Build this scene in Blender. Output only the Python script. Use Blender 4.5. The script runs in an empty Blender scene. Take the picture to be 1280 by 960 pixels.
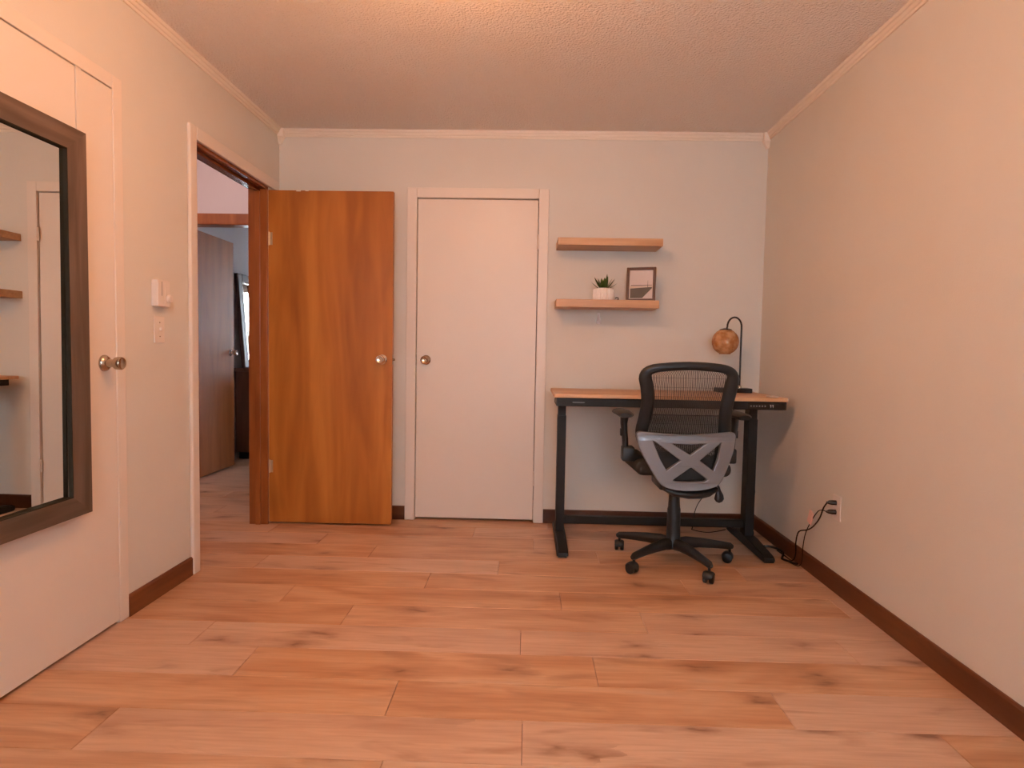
import bpy, bmesh, math, random
from mathutils import Vector, Matrix

random.seed(7)
S = bpy.context.scene
C = S.collection
PI = math.pi

# ------------------------------------------------------------------ camera
CAM_F, CAM_YAW, CAM_PITCH, CAM_ROLL, CAM_H = 768.35, -0.0251, -0.0518, 0.0179, 1.0945
cy, sy = math.cos(CAM_YAW), math.sin(CAM_YAW)
cp, sp = math.cos(CAM_PITCH), math.sin(CAM_PITCH)
Fv = Vector((sy * cp, cy * cp, sp)); Rv = Vector((cy, -sy, 0)); Uv = Rv.cross(Fv)
cr_, sr_ = math.cos(CAM_ROLL), math.sin(CAM_ROLL)
R2 = cr_ * Rv + sr_ * Uv; U2 = -sr_ * Rv + cr_ * Uv
cam_d = bpy.data.cameras.new('camera'); cam = bpy.data.objects.new('camera', cam_d); C.objects.link(cam)
cam_d.sensor_fit = 'HORIZONTAL'; cam_d.sensor_width = 36.0; cam_d.lens = CAM_F / 1280 * 36
cam_d.clip_start = 0.05
m = Matrix((( R2.x, U2.x, -Fv.x, 0), (R2.y, U2.y, -Fv.y, 0), (R2.z, U2.z, -Fv.z, CAM_H), (0, 0, 0, 1)))
cam.matrix_world = m
S.camera = cam

# ------------------------------------------------------------------ world and light
w = bpy.data.worlds.new('world'); S.world = w; w.use_nodes = True
bg = w.node_tree.nodes['Background']
bg.inputs['Color'].default_value = (0.62, 0.74, 1.0, 1); bg.inputs['Strength'].default_value = 0.8

def area(name, loc, direction, sx, sy_, power, color, shape='RECTANGLE', spread=PI):
    d = bpy.data.lights.new(name, 'AREA'); d.shape = shape; d.size = sx
    if shape == 'RECTANGLE': d.size_y = sy_
    d.energy = power; d.color = color; d.spread = spread
    o = bpy.data.objects.new(name, d); C.objects.link(o); o.location = loc
    o.rotation_euler = Vector(direction).to_track_quat('-Z', 'Y').to_euler()
    return o
WARM = (1.0, 0.43, 0.17)
COOL = (0.86, 0.93, 1.0)
area('window_daylight', (0.15, -1.12, 1.45), (0, 1, -0.05), 1.5, 1.15, 66, COOL)
area('far_window_daylight', (-1.75, 8.46, 1.5), (0, -1, -0.1), 1.3, 1.1, 190, (0.80, 0.90, 1.0))
LAMP_POWER = 46
HALL_FILL_POWER = 17  # strength of the added hallway fill
v = S.view_settings
v.view_transform = 'Standard'; v.look = 'None'; v.gamma = 1; v.use_curve_mapping = False
v.exposure = 0.0

# ------------------------------------------------------------------ dimensions
XL, XR, D, ZC, YB = -1.597, 1.464, 3.92, 2.471, -1.0
CO0, CO1 = 1.53, 2.338            # closet opening on the left wall
EO0, EO1, EZ = 2.915, 3.745, 2.068  # entry opening on the left wall
WO0, WO1, WZ = -0.716, 0.052, 2.056   # white door opening on the back wall
WT = 0.10

# ------------------------------------------------------------------ helpers
class MB:
    def __init__(s): s.b = bmesh.new()
    def box(s, x0, y0, z0, x1, y1, z1, bev=0.0, seg=2, M=None):
        mt = Matrix.Translation(((x0+x1)/2, (y0+y1)/2, (z0+z1)/2)) @ Matrix.Diagonal((abs(x1-x0), abs(y1-y0), abs(z1-z0), 1))
        if M: mt = M @ mt
        r = bmesh.ops.create_cube(s.b, size=1, matrix=mt)
        if bev:
            es = list({e for vv in r['verts'] for e in vv.link_edges})
            bmesh.ops.bevel(s.b, geom=es, offset=bev, segments=seg, affect='EDGES', profile=0.5)
        return s
    def tube(s, pts, rad, seg=10, flat=1.0, up=None, caps=True):
        """sweep; rad may be list; flat scales the second axis"""
        pts = [Vector(p) for p in pts]; n = len(pts)
        rads = rad if isinstance(rad, (list, tuple)) else [rad]*n
        rings = []; prev = None
        for i, p in enumerate(pts):
            t = (pts[min(i+1, n-1)] - pts[max(i-1, 0)]).normalized()
            if prev is None:
                a = Vector(up) if up else (Vector((0, 0, 1)) if abs(t.z) < .9 else Vector((0, 1, 0)))
            else: a = prev
            a = (a - t*a.dot(t)).normalized(); prev = a; bb = t.cross(a)
            rings.append([s.b.verts.new(p + a*math.cos(2*PI*k/seg)*rads[i] + bb*math.sin(2*PI*k/seg)*rads[i]*flat) for k in range(seg)])
        for i in range(n-1):
            for k in range(seg):
                s.b.faces.new((rings[i][k], rings[i][(k+1) % seg], rings[i+1][(k+1) % seg], rings[i+1][k]))
        if caps:
            s.b.faces.new(rings[0][::-1]); s.b.faces.new(rings[-1])
        return s
    def loop_tube(s, pts, rx, ry, seg=12):
        """closed loop lying roughly in XZ: rx in plane, ry along Y"""
        pts = [Vector(p) for p in pts]; n = len(pts); rings = []
        for i, p in enumerate(pts):
            t = (pts[(i+1) % n] - pts[i-1]).normalized()
            a = Vector((0, 1, 0)); a = (a - t*a.dot(t)).normalized(); bb = t.cross(a)
            r1 = rx[i] if isinstance(rx, list) else rx
            rings.append([s.b.verts.new(p + a*math.sin(2*PI*k/seg)*ry + bb*math.cos(2*PI*k/seg)*r1) for k in range(seg)])
        for i in range(n):
            q = rings[(i+1) % n]
            for k in range(seg):
                s.b.faces.new((rings[i][k], rings[i][(k+1) % seg], q[(k+1) % seg], q[k]))
        return s
    def lathe(s, prof, c, axis='Z', seg=24, flute=0, fl=0.0, capend=True):
        """prof: list of (radius, height)"""
        rings = []
        for r, h in prof:
            ring = []
            for k in range(seg):
                a = 2*PI*k/seg
                rr = r*(1 + fl*(1 if (k % 2) else -1)) if (fl and r > 0.001) else r
                u_, w_ = rr*math.cos(a), rr*math.sin(a)
                p = {'Z': (u_, w_, h), 'X': (h, u_, w_), 'Y': (w_, h, u_)}[axis]
                ring.append(s.b.verts.new(Vector(c) + Vector(p)))
            rings.append(ring)
        for i in range(len(rings)-1):
            for k in range(seg):
                s.b.faces.new((rings[i][k], rings[i][(k+1) % seg], rings[i+1][(k+1) % seg], rings[i+1][k]))
        if capend:
            s.b.faces.new(rings[0][::-1]); s.b.faces.new(rings[-1])
        return s
    def prism(s, poly, axis, a0, a1):
        """extrude a 2D polygon along axis; poly coords are the other two axes in order"""
        def P(q, a):
            return {'X': (a, q[0], q[1]), 'Y': (q[0], a, q[1]), 'Z': (q[0], q[1], a)}[axis]
        A = [s.b.verts.new(P(q, a0)) for q in poly]; B = [s.b.verts.new(P(q, a1)) for q in poly]
        n = len(poly)
        s.b.faces.new(A); s.b.faces.new(B[::-1])
        for i in range(n): s.b.faces.new((A[i], B[i], B[(i+1) % n], A[(i+1) % n]))
        return s
    def build(s, name, mat, parent=None, smooth=False, mats=None):
        bmesh.ops.recalc_face_normals(s.b, faces=s.b.faces[:])
        me = bpy.data.meshes.new(name); s.b.to_mesh(me); s.b.free()
        if smooth:
            for p in me.polygons: p.use_smooth = True
            try: me.set_sharp_from_angle(angle=math.radians(38))
            except Exception: pass
        me.materials.append(mat)
        o = bpy.data.objects.new(name, me); C.objects.link(o)
        if parent: o.parent = parent; o.matrix_parent_inverse = Matrix.Translation(-Vector(parent_loc(parent)))
        return o
def parent_loc(p):
    return p.location      # meshes are built in room coordinates, so only Empties are offset
def tag(o, label=None, cat=None, group=None, kind=None):
    if label: o['label'] = label
    if cat: o['category'] = cat
    if group: o['group'] = group
    if kind: o['kind'] = kind
    return o
def thing(name, loc, label, cat, group=None, kind=None):
    o = bpy.data.objects.new(name, None); C.objects.link(o); o.location = loc; o.empty_display_size = 0.1
    return tag(o, label, cat, group, kind)

# ------------------------------------------------------------------ materials
class NT:
    def __init__(s, name):
        s.m = bpy.data.materials.new(name); s.m.use_nodes = True
        s.t = s.m.node_tree; s.p = s.t.nodes['Principled BSDF']
    def n(s, typ, **kw):
        nd = s.t.nodes.new(typ)
        for k, val in kw.items():
            if k in nd.inputs: nd.inputs[k].default_value = val
            else: setattr(nd, k, val)
        return nd
    def l(s, a, b): s.t.links.new(a, b)
    def ramp(s, fac, stops):
        r = s.n('ShaderNodeValToRGB'); e = r.color_ramp.elements
        while len(e) > 1: e.remove(e[0])
        e[0].position = stops[0][0]; c = stops[0][1]; e[0].color = (*c, 1) if len(c) == 3 else c
        for pos, c in stops[1:]:
            q = e.new(pos); q.color = (*c, 1) if len(c) == 3 else c
        s.l(fac, r.inputs['Fac']); return r.outputs['Color']
    def mix(s, fac, a, b, mode='MIX'):
        x = s.n('ShaderNodeMix', data_type='RGBA', blend_type=mode)
        for sock, val in ((x.inputs[0], fac), (x.inputs[6], a), (x.inputs[7], b)):
            if isinstance(val, (int, float)): sock.default_value = val
            elif isinstance(val, tuple): sock.default_value = (*val, 1)
            else: s.l(val, sock)
        return x.outputs[2]
    def math(s, op, a, b=0.0):
        x = s.n('ShaderNodeMath', operation=op)
        for sock, val in ((x.inputs[0], a), (x.inputs[1], b)):
            if isinstance(val, (int, float)): sock.default_value = val
            else: s.l(val, sock)
        return x.outputs[0]
    def bump(s, h, st, dist=0.001):
        b = s.n('ShaderNodeBump', Strength=st, Distance=dist); s.l(h, b.inputs['Height']); s.l(b.outputs[0], s.p.inputs['Normal'])
def flat(name, col, rough=0.5, metal=0.0, bump=None, spec=0.5, var=0.0):
    t = NT(name); t.p.inputs['Base Color'].default_value = (*col, 1)
    t.p.inputs['Roughness'].default_value = rough; t.p.inputs['Metallic'].default_value = metal
    t.p.inputs['Specular IOR Level'].default_value = spec
    tc = t.n('ShaderNodeTexCoord')
    no = t.n('ShaderNodeTexNoise', Scale=(bump[0] if bump else 9.0), Detail=3.0); t.l(tc.outputs['Object'], no.inputs['Vector'])
    if bump: t.bump(no.outputs['Fac'], bump[1], bump[2])
    if var:
        n2 = t.n('ShaderNodeTexNoise', Scale=4.0, Detail=4.0); t.l(tc.outputs['Object'], n2.inputs['Vector'])
        c = t.ramp(n2.outputs['Fac'], [(0.3, tuple(x*(1-var) for x in col)), (0.7, tuple(min(1, x*(1+var)) for x in col))])
        t.l(c, t.p.inputs['Base Color'])
    return t.m
M = {}
M['wall'] = flat('wall_paint', (0.70, 0.665, 0.605), 0.6, bump=(160, 0.35, 0.0012), spec=0.3, var=0.012)
M['ceiling'] = flat('popcorn_ceiling', (0.88, 0.82, 0.76), 0.9, bump=(95, 1.0, 0.012), spec=0.1)
M['white'] = flat('white_gloss_paint', (0.77, 0.69, 0.615), 0.42, bump=(40, 0.08, 0.001), var=0.01)
M['crown'] = flat('cream_trim_paint', (0.82, 0.74, 0.64), 0.5)
M['hallwall'] = flat('hall_wall_paint', (0.72, 0.66, 0.66), 0.7, bump=(160, 0.3, 0.001), spec=0.2)
M['plastic_white'] = flat('white_plastic', (0.76, 0.69, 0.64), 0.4)
M['hook_white'] = flat('bright_white_plastic', (0.90, 0.88, 0.88), 0.3)
M['chrome'] = flat('satin_chrome', (0.74, 0.71, 0.66), 0.16, 1.0)
M['nickel'] = flat('brushed_nickel', (0.50, 0.43, 0.34), 0.27, 1.0)
M['brass'] = flat('pale_brass', (0.72, 0.58, 0.40), 0.4, 0.8)
M['black'] = flat('black_powder_coat', (0.013, 0.014, 0.016), 0.5, spec=0.3, bump=(300, 0.15, 0.0004))
M['black_plastic'] = flat('black_nylon', (0.012, 0.017, 0.022), 0.42, spec=0.4, bump=(200, 0.2, 0.0005))
M['black_gloss'] = flat('black_gloss', (0.015, 0.014, 0.014), 0.25)
M['fabric'] = flat('black_fabric', (0.022, 0.021, 0.021), 0.9, bump=(600, 0.5, 0.001))
M['mesh'] = flat('black_mesh_yarn', (0.03, 0.028, 0.027), 0.7)
M['silver'] = flat('silver_painted_plastic', (0.215, 0.24, 0.275), 0.36, 0.4)
M['dark'] = flat('shadow_gap_board', (0.08, 0.06, 0.05), 0.9)
M['mark'] = flat('printed_light_marks', (0.55, 0.56, 0.58), 0.5)
M['mark_dim'] = flat('printed_grey_marks', (0.20, 0.21, 0.22), 0.5)
M['pot'] = flat('white_ceramic', (0.86, 0.80, 0.76), 0.45)
M['lip'] = flat('matte_dark_lip', (0.03, 0.028, 0.022), 0.9, spec=0.1)
M['soil'] = flat('potting_soil', (0.05, 0.035, 0.02), 0.95, bump=(120, 1.0, 0.004))
M['frame_brown'] = flat('dark_brown_frame_wood', (0.060, 0.020, 0.012), 0.45, bump=(90, 0.2, 0.0006))
M['paper'] = flat('print_paper', (0.66, 0.58, 0.56), 0.6)
M['print_water'] = flat('print_grey_water', (0.115, 0.105, 0.085), 0.6, var=0.25)
M['print_dark'] = flat('print_dark_line', (0.10, 0.07, 0.06), 0.6)
M['print_pale'] = flat('print_pale_band', (0.60, 0.50, 0.38), 0.6)
M['pink_tag'] = flat('pink_white_tag', (0.85, 0.55, 0.48), 0.5)
M['curtain'] = flat('brown_curtain', (0.22, 0.10, 0.06), 0.9)
M['diffuser'] = None

def wood(name, c_dark, c_mid, c_light, axis='X', stretch=9.0, scale=3.0, rough=0.4, broad=0.5, bumpst=0.1, wavy=0.0, coat=0.0):
    t = NT(name)
    tc = t.n('ShaderNodeTexCoord'); oi = t.n('ShaderNodeObjectInfo')
    mp = t.n('ShaderNodeMapping'); t.l(tc.outputs['Object'], mp.inputs['Vector'])
    sc = {'X': (1, stretch, stretch), 'Y': (stretch, 1, stretch), 'Z': (stretch, stretch, 1)}[axis]
    mp.inputs['Scale'].default_value = sc
    ad = t.n('ShaderNodeVectorMath', operation='ADD'); t.l(mp.outputs[0], ad.inputs[0])
    mu = t.math('MULTIPLY', oi.outputs['Random'], 37.0); t.l(mu, ad.inputs[1])
    fine = t.n('ShaderNodeTexNoise', Scale=scale*3, Detail=6.0, Distortion=0.6); t.l(ad.outputs[0], fine.inputs['Vector'])
    br = t.n('ShaderNodeTexNoise', Scale=scale*broad, Detail=2.0, Distortion=1.0 + wavy); t.l(ad.outputs[0], br.inputs['Vector'])
    a = t.ramp(br.outputs['Fac'], [(0.32, c_dark), (0.5, c_mid), (0.68, c_light)])
    b = t.ramp(fine.outputs['Fac'], [(0.3, (0.80, 0.77, 0.74)), (0.6, (1, 1, 1))])
    col = t.mix(0.65, a, b, 'MULTIPLY')
    t.l(col, t.p.inputs['Base Color']); t.p.inputs['Roughness'].default_value = rough
    if coat: t.p.inputs['Coat Weight'].default_value = coat; t.p.inputs['Coat Roughness'].default_value = 0.15
    t.bump(fine.outputs['Fac'], bumpst, 0.001)
    return t.m
M['door_wood'] = wood('orange_brown_door_veneer', (0.36, 0.115, 0.016), (0.46, 0.157, 0.023), (0.57, 0.220, 0.038), 'Z', 7.0, 0.8, 0.40, 0.9, 0.04, 0.4)
M['far_door'] = wood('far_door_veneer', (0.30, 0.095, 0.020), (0.37, 0.122, 0.028), (0.42, 0.150, 0.038), 'Z', 7.0, 0.8, 0.55, 0.9, 0.04, 0.4)
M['jamb_wood'] = wood('red_brown_jamb_wood', (0.24, 0.065, 0.018), (0.33, 0.10, 0.025), (0.40, 0.13, 0.035), 'Z', 9.0, 1.6, 0.28, 0.6, 0.05)
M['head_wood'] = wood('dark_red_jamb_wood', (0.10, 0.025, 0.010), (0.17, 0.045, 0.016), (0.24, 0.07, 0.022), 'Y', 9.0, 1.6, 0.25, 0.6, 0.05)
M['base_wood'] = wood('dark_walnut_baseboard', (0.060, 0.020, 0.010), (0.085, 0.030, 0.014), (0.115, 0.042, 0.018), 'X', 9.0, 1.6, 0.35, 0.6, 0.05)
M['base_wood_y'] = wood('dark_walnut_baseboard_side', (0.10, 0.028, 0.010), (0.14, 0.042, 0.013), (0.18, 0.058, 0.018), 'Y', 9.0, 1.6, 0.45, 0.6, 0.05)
M['mirror_wood'] = wood('weathered_grey_brown_wood', (0.080, 0.052, 0.036), (0.120, 0.080, 0.057), (0.165, 0.112, 0.083), 'Z', 14.0, 2.0, 0.6, 0.6, 0.4)
M['mirror_wood_y'] = wood('weathered_grey_brown_wood_rail', (0.080, 0.052, 0.036), (0.120, 0.080, 0.057), (0.165, 0.112, 0.083), 'Y', 14.0, 2.0, 0.6, 0.6, 0.4)
M['light_wood'] = wood('light_oak_veneer', (0.50, 0.27, 0.13), (0.60, 0.34, 0.17), (0.68, 0.41, 0.22), 'X', 12.0, 1.4, 0.42, 0.6, 0.06)
M['dresser_wood'] = wood('dark_brown_dresser_wood', (0.07, 0.028, 0.014), (0.10, 0.04, 0.02), (0.14, 0.055, 0.028), 'Z', 9.0, 1.6, 0.4, 0.6, 0.05)

def plank_mat():
    t = NT('oak_laminate_plank')
    tc = t.n('ShaderNodeTexCoord'); oi = t.n('ShaderNodeObjectInfo')
    r = oi.outputs['Random']
    cmb = t.n('ShaderNodeCombineXYZ'); t.l(t.math('MULTIPLY', r, 61.0), cmb.inputs[0]); t.l(t.math('MULTIPLY', r, 173.0), cmb.inputs[1]); t.l(t.math('MULTIPLY', r, 29.0), cmb.inputs[2])
    ad = t.n('ShaderNodeVectorMath', operation='ADD'); t.l(tc.outputs['Object'], ad.inputs[0]); t.l(cmb.outputs[0], ad.inputs[1])
    def mapped(sx, sy2):
        mp = t.n('ShaderNodeMapping'); mp.inputs['Scale'].default_value = (sx, sy2, 1); t.l(ad.outputs[0], mp.inputs['Vector']); return mp.outputs[0]
    # broad long figure
    br = t.n('ShaderNodeTexNoise', Scale=1.0, Detail=3.0, Distortion=0.8); t.l(mapped(1.5, 7.0), br.inputs['Vector'])
    fi = t.n('ShaderNodeTexNoise', Scale=1.0, Detail=7.0, Distortion=0.4); t.l(mapped(5.0, 75.0), fi.inputs['Vector'])
    base = t.ramp(br.outputs['Fac'], [(0.28, (0.43, 0.205, 0.095)), (0.45, (0.56, 0.30, 0.16)), (0.60, (0.65, 0.385, 0.225)), (0.75, (0.60, 0.385, 0.25))])
    # per plank tint: orange to greyed pale
    rb = t.n('ShaderNodeTexWhiteNoise', noise_dimensions='1D'); t.l(r, rb.inputs['W'])
    pale = t.mix(0.48, base, (0.68, 0.49, 0.385))
    col = t.mix(t.ramp(rb.outputs['Value'], [(0.30, (0, 0, 0)), (0.75, (1, 1, 1))]), base, pale)
    fcol = t.ramp(fi.outputs['Fac'], [(0.30, (0.80, 0.76, 0.72)), (0.62, (1, 1, 1))])
    col = t.mix(0.7, col, fcol, 'MULTIPLY')
    # knots: sparse voronoi cells, stretched, warped
    wn = t.n('ShaderNodeTexNoise', Scale=1.0, Detail=4.0); t.l(mapped(7.0, 22.0), wn.inputs['Vector'])
    wv = t.n('ShaderNodeVectorMath', operation='SCALE'); t.l(wn.outputs['Color'], wv.inputs[0]); wv.inputs['Scale'].default_value = 0.7
    wa = t.n('ShaderNodeVectorMath', operation='ADD'); t.l(mapped(3.0, 6.2), wa.inputs[0]); t.l(wv.outputs[0], wa.inputs[1])
    vo = t.n('ShaderNodeTexVoronoi', Scale=1.0, Randomness=1.0, voronoi_dimensions='2D'); t.l(wa.outputs[0], vo.inputs['Vector'])
    sel = t.n('ShaderNodeSeparateColor'); t.l(vo.outputs['Color'], sel.inputs[0])
    on = t.ramp(sel.outputs[0], [(0.50, (0, 0, 0)), (0.78, (1, 1, 1))])
    core = t.ramp(vo.outputs['Distance'], [(0.02, (1, 1, 1)), (0.10, (0.55, 0.55, 0.55)), (0.22, (0.20, 0.20, 0.20)), (0.42, (0, 0, 0))])
    k = t.mix(1.0, on, core, 'MULTIPLY')
    kf = t.n('ShaderNodeRGBToBW'); t.l(k, kf.inputs[0])
    col = t.mix(t.math('MULTIPLY', kf.outputs[0], 0.88), col, (0.19, 0.080, 0.036))
    # darker smoky streaks
    sk = t.n('ShaderNodeTexNoise', Scale=1.0, Detail=4.0, Distortion=1.2); t.l(mapped(2.0, 10.0), sk.inputs['Vector'])
    sf = t.ramp(sk.outputs['Fac'], [(0.58, (0, 0, 0)), (0.74, (1, 1, 1))])
    sfb = t.n('ShaderNodeRGBToBW'); t.l(sf, sfb.inputs[0])
    col = t.mix(t.math('MULTIPLY', sfb.outputs[0], 0.6), col, (0.33, 0.165, 0.085))
    t.l(col, t.p.inputs['Base Color'])
    t.p.inputs['Roughness'].default_value = 0.36; t.p.inputs['Specular IOR Level'].default_value = 0.45
    t.bump(fi.outputs['Fac'], 0.12, 0.0012)
    return t.m
M['plank'] = plank_mat()

def mirror_mat():
    t = NT('mirror_glass'); t.p.inputs['Base Color'].default_value = (0.80, 0.80, 0.76, 1)
    t.p.inputs['Metallic'].default_value = 1; t.p.inputs['Roughness'].default_value = 0.0
    return t.m
M['mirror'] = mirror_mat()
def leaf_mat():
    t = NT('succulent_leaf'); tc = t.n('ShaderNodeTexCoord')
    no = t.n('ShaderNodeTexNoise', Scale=30.0, Detail=3.0); t.l(tc.outputs['Object'], no.inputs['Vector'])
    t.l(t.ramp(no.outputs['Fac'], [(0.35, (0.022, 0.065, 0.014)), (0.65, (0.07, 0.14, 0.022))]), t.p.inputs['Base Color'])
    t.p.inputs['Roughness'].default_value = 0.45
    return t.m
M['leaf'] = leaf_mat()
def amber_mat():
    t = NT('amber_crackle_glass'); tc = t.n('ShaderNodeTexCoord')
    vo = t.n('ShaderNodeTexVoronoi', Scale=42.0, feature='DISTANCE_TO_EDGE'); t.l(tc.outputs['Object'], vo.inputs['Vector'])
    no = t.n('ShaderNodeTexNoise', Scale=26.0, Detail=4.0); t.l(tc.outputs['Object'], no.inputs['Vector'])
    c = t.ramp(no.outputs['Fac'], [(0.38, (0.58, 0.27, 0.10)), (0.62, (0.90, 0.54, 0.27))])
    e = t.ramp(vo.outputs['Distance'], [(0.0, (1.0, 0.9, 0.75)), (0.09, (0.9, 0.9, 0.9))])
    t.l(t.mix(0.8, c, e, 'MULTIPLY'), t.p.inputs['Base Color'])
    t.p.inputs['Roughness'].default_value = 0.22; t.p.inputs['Transmission Weight'].default_value = 0.35
    t.bump(vo.outputs['Distance'], 0.5, 0.004)
    return t.m
M['amber'] = amber_mat()
def glass_mat():
    t = NT('window_glass'); t.p.inputs['Base Color'].default_value = (0.95, 0.98, 1, 1)
    t.p.inputs['Roughness'].default_value = 0.0; t.p.inputs['Transmission Weight'].default_value = 1.0; t.p.inputs['IOR'].default_value = 1.45
    return t.m
M['glass'] = glass_mat()
def glow(name, col, st):
    t = NT(name); t.p.inputs['Base Color'].default_value = (0.9, 0.9, 0.88, 1)
    t.p.inputs['Emission Color'].default_value = (*col, 1); t.p.inputs['Emission Strength'].default_value = st
    return t.m
M['diffuser'] = glow('warm_lamp_diffuser', (1.0, 0.55, 0.27), 3.0)
M['diffuser_fill'] = glow('hall_fill_diffuser', (1.0, 0.85, 0.75), 2.0)  # glowing cover of the added hallway fill, no known fixture

# ------------------------------------------------------------------ setting: walls, ceiling
def struct(name, mb, mat, label, parent=None, smooth=False):
    o = mb.build(name, mat, parent, smooth)
    if parent is None: tag(o, label, 'building part', kind='structure')
    return o
HZC = 2.64
HX = -2.86                     # far side of the hall
HY = 4.72                      # end wall of the hall
# wall left with two openings
wl = MB()
wl.box(XL-WT, YB-WT, 0, XL, CO0, ZC)
wl.box(XL-WT, CO0, 2.062, XL, CO1, ZC)
wl.box(XL-WT, CO1, 0, XL, EO0, ZC)
wl.box(XL-WT, EO0, EZ, XL, EO1, ZC)
wl.box(XL-WT, EO1, 0, XL, D+WT, ZC)
struct('wall_left', wl, M['wall'], 'cream painted wall on the left with a closet door and an open doorway')
wb = MB()
wb.box(XL, D, 0, WO0, D+WT, ZC); wb.box(WO0, D, WZ, WO1, D+WT, ZC); wb.box(WO1, D, 0, XR+WT, D+WT, ZC)
struct('wall_back', wb, M['wall'], 'cream painted back wall carrying the shelves above the desk')
struct('wall_right', MB().box(XR, YB-WT, 0, XR+WT, D, ZC), M['wall'], 'plain cream painted wall on the right with the power outlet')
wf = MB()
wf.box(XL, YB-WT, 0, -0.65, YB, ZC); wf.box(0.95, YB-WT, 0, XR, YB, ZC)
wf.box(-0.65, YB-WT, 0, 0.95, YB, 0.85); wf.box(-0.65, YB-WT, 2.08, 0.95, YB, ZC)
struct('wall_front', wf, M['wall'], 'painted wall with a window behind the viewer')
struct('ceiling', MB().box(XL-WT, YB-WT, ZC, XR+WT, D+WT, ZC+0.2), M['ceiling'], 'textured off-white ceiling of the room')
# hall and far room shell
struct('wall_hall_side', MB().box(HX-WT, 0.9, 0, HX, HY+WT, HZC), M['hallwall'], 'pale wall on the far side of the hallway')
struct('wall_hall_start', MB().box(HX, 0.8, 0, XL-WT, 0.9, HZC), M['hallwall'], 'pale wall closing the near end of the hallway')
FO0, FO1, FZ = -2.72, -1.94, 2.045
he = MB()
he.box(HX, HY, 0, FO0, HY+WT, HZC); he.box(FO0, HY, FZ, FO1, HY+WT, HZC); he.box(FO1, HY, 0, 0.4, HY+WT, HZC)
struct('wall_hall_end', he, M['hallwall'], 'pinkish wall above the far doorway at the end of the hallway')
struct('wall_far_left', MB().box(HX-WT, HY+WT, 0, HX, 8.3, HZC), M['hallwall'], 'pale wall of the far room behind the dresser mirror')
struct('wall_far_right', MB().box(0.3, HY+WT, 0, 0.4, 8.3, HZC), M['hallwall'], 'pale right wall of the far room')
ff = MB()
ff.box(HX, 8.3, 0, -2.35, 8.4, HZC); ff.box(-1.1, 8.3, 0, 0.4, 8.4, HZC); ff.box(-2.35, 8.3, 0, -1.1, 8.4, 0.95); ff.box(-2.35, 8.3, 2.05, -1.1, 8.4, HZC)
struct('wall_far_back', ff, M['hallwall'], 'pale back wall of the far room with its window')
struct('ceiling_hall', MB().box(HX-WT, 0.8, HZC, XL-WT, 8.4, HZC+0.1).box(XL-WT, D+WT, HZC, 0.4, 8.4, HZC+0.1), M['hallwall'], 'pale ceiling over the hallway and far room')
# closet shells behind the closed doors, added to stop light leaking under them
struct('wall_closet_back', MB().box(WO0-0.1, D+WT+0.5, 0, WO1+0.1, D+WT+0.55, ZC).box(WO0-0.15, D+WT, 0, WO0-0.1, D+WT+0.55, ZC).box(WO1+0.1, D+WT, 0, WO1+0.15, D+WT+0.55, ZC), M['dark'], 'dark unseen closet enclosure behind the white door, added against light leaks')
struct('wall_closet_side', MB().box(XL-WT-0.5, CO0-0.15, 0, XL-WT-0.45, CO1+0.15, ZC).box(XL-WT-0.45, CO0-0.15, 0, XL-WT, CO0-0.1, ZC).box(XL-WT-0.45, CO1+0.1, 0, XL-WT, CO1+0.15, ZC), M['dark'], 'dark unseen closet enclosure behind the mirrored door, added against light leaks')

# ------------------------------------------------------------------ floor and planks
floor = struct('floor', MB().box(HX-WT, YB-WT, -0.06, XR+WT, 8.4, -0.012), M['dark'], 'oak laminate plank floor running through room and hallway')
PW, PL, Y0 = 0.199, 1.2192, 1.578
offs = {-1: -0.366, 0: 0.004, 1: -0.408, 2: 0.253, 3: -0.007, 4: 0.494, 5: 0.165, 6: -0.457, 7: -0.129, 8: 0.396, 9: 0.054, 10: -0.305}
for k in range(-14, 35):
    ya, yb = Y0 + k*PW, Y0 + (k+1)*PW
    if yb < YB - 0.02 or ya > 8.35: continue
    ya = max(ya, YB-0.05)
    off = offs.get(k, random.uniform(0, PL))
    if yb < 0.85: x_lo, x_hi = XL-0.05, XR+0.02
    elif ya < D-0.05: x_lo, x_hi = HX-0.02, XR+0.02
    elif ya < D+WT+0.6: x_lo, x_hi = HX-0.02, 0.3
    else: x_lo, x_hi = HX-0.02, 0.35
    n0 = math.floor((x_lo - off)/PL)
    x = off + n0*PL
    while x < x_hi:
        a, b = max(x, x_lo), min(x+PL, x_hi)
        if b - a > 0.03:
            g = 0.0008; ch = 0.0012
            mb = MB()
            lo = [(a+g, ya+g), (b-g, ya+g), (b-g, yb-g), (a+g, yb-g)]
            hi = [(a+g+ch, ya+g+ch), (b-g-ch, ya+g+ch), (b-g-ch, yb-g-ch), (a+g+ch, yb-g-ch)]
            V0 = [mb.b.verts.new((*q, -0.012)) for q in lo]; V1 = [mb.b.verts.new((*q, -ch)) for q in lo]; V2 = [mb.b.verts.new((*q, 0)) for q in hi]
            mb.b.faces.new(V0); mb.b.faces.new(V2)
            for A_, B_ in ((V0, V1), (V1, V2)):
                for i in range(4): mb.b.faces.new((A_[i], A_[(i+1) % 4], B_[(i+1) % 4], B_[i]))
            mb.build('plank', M['plank'], floor)
        x += PL

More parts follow.
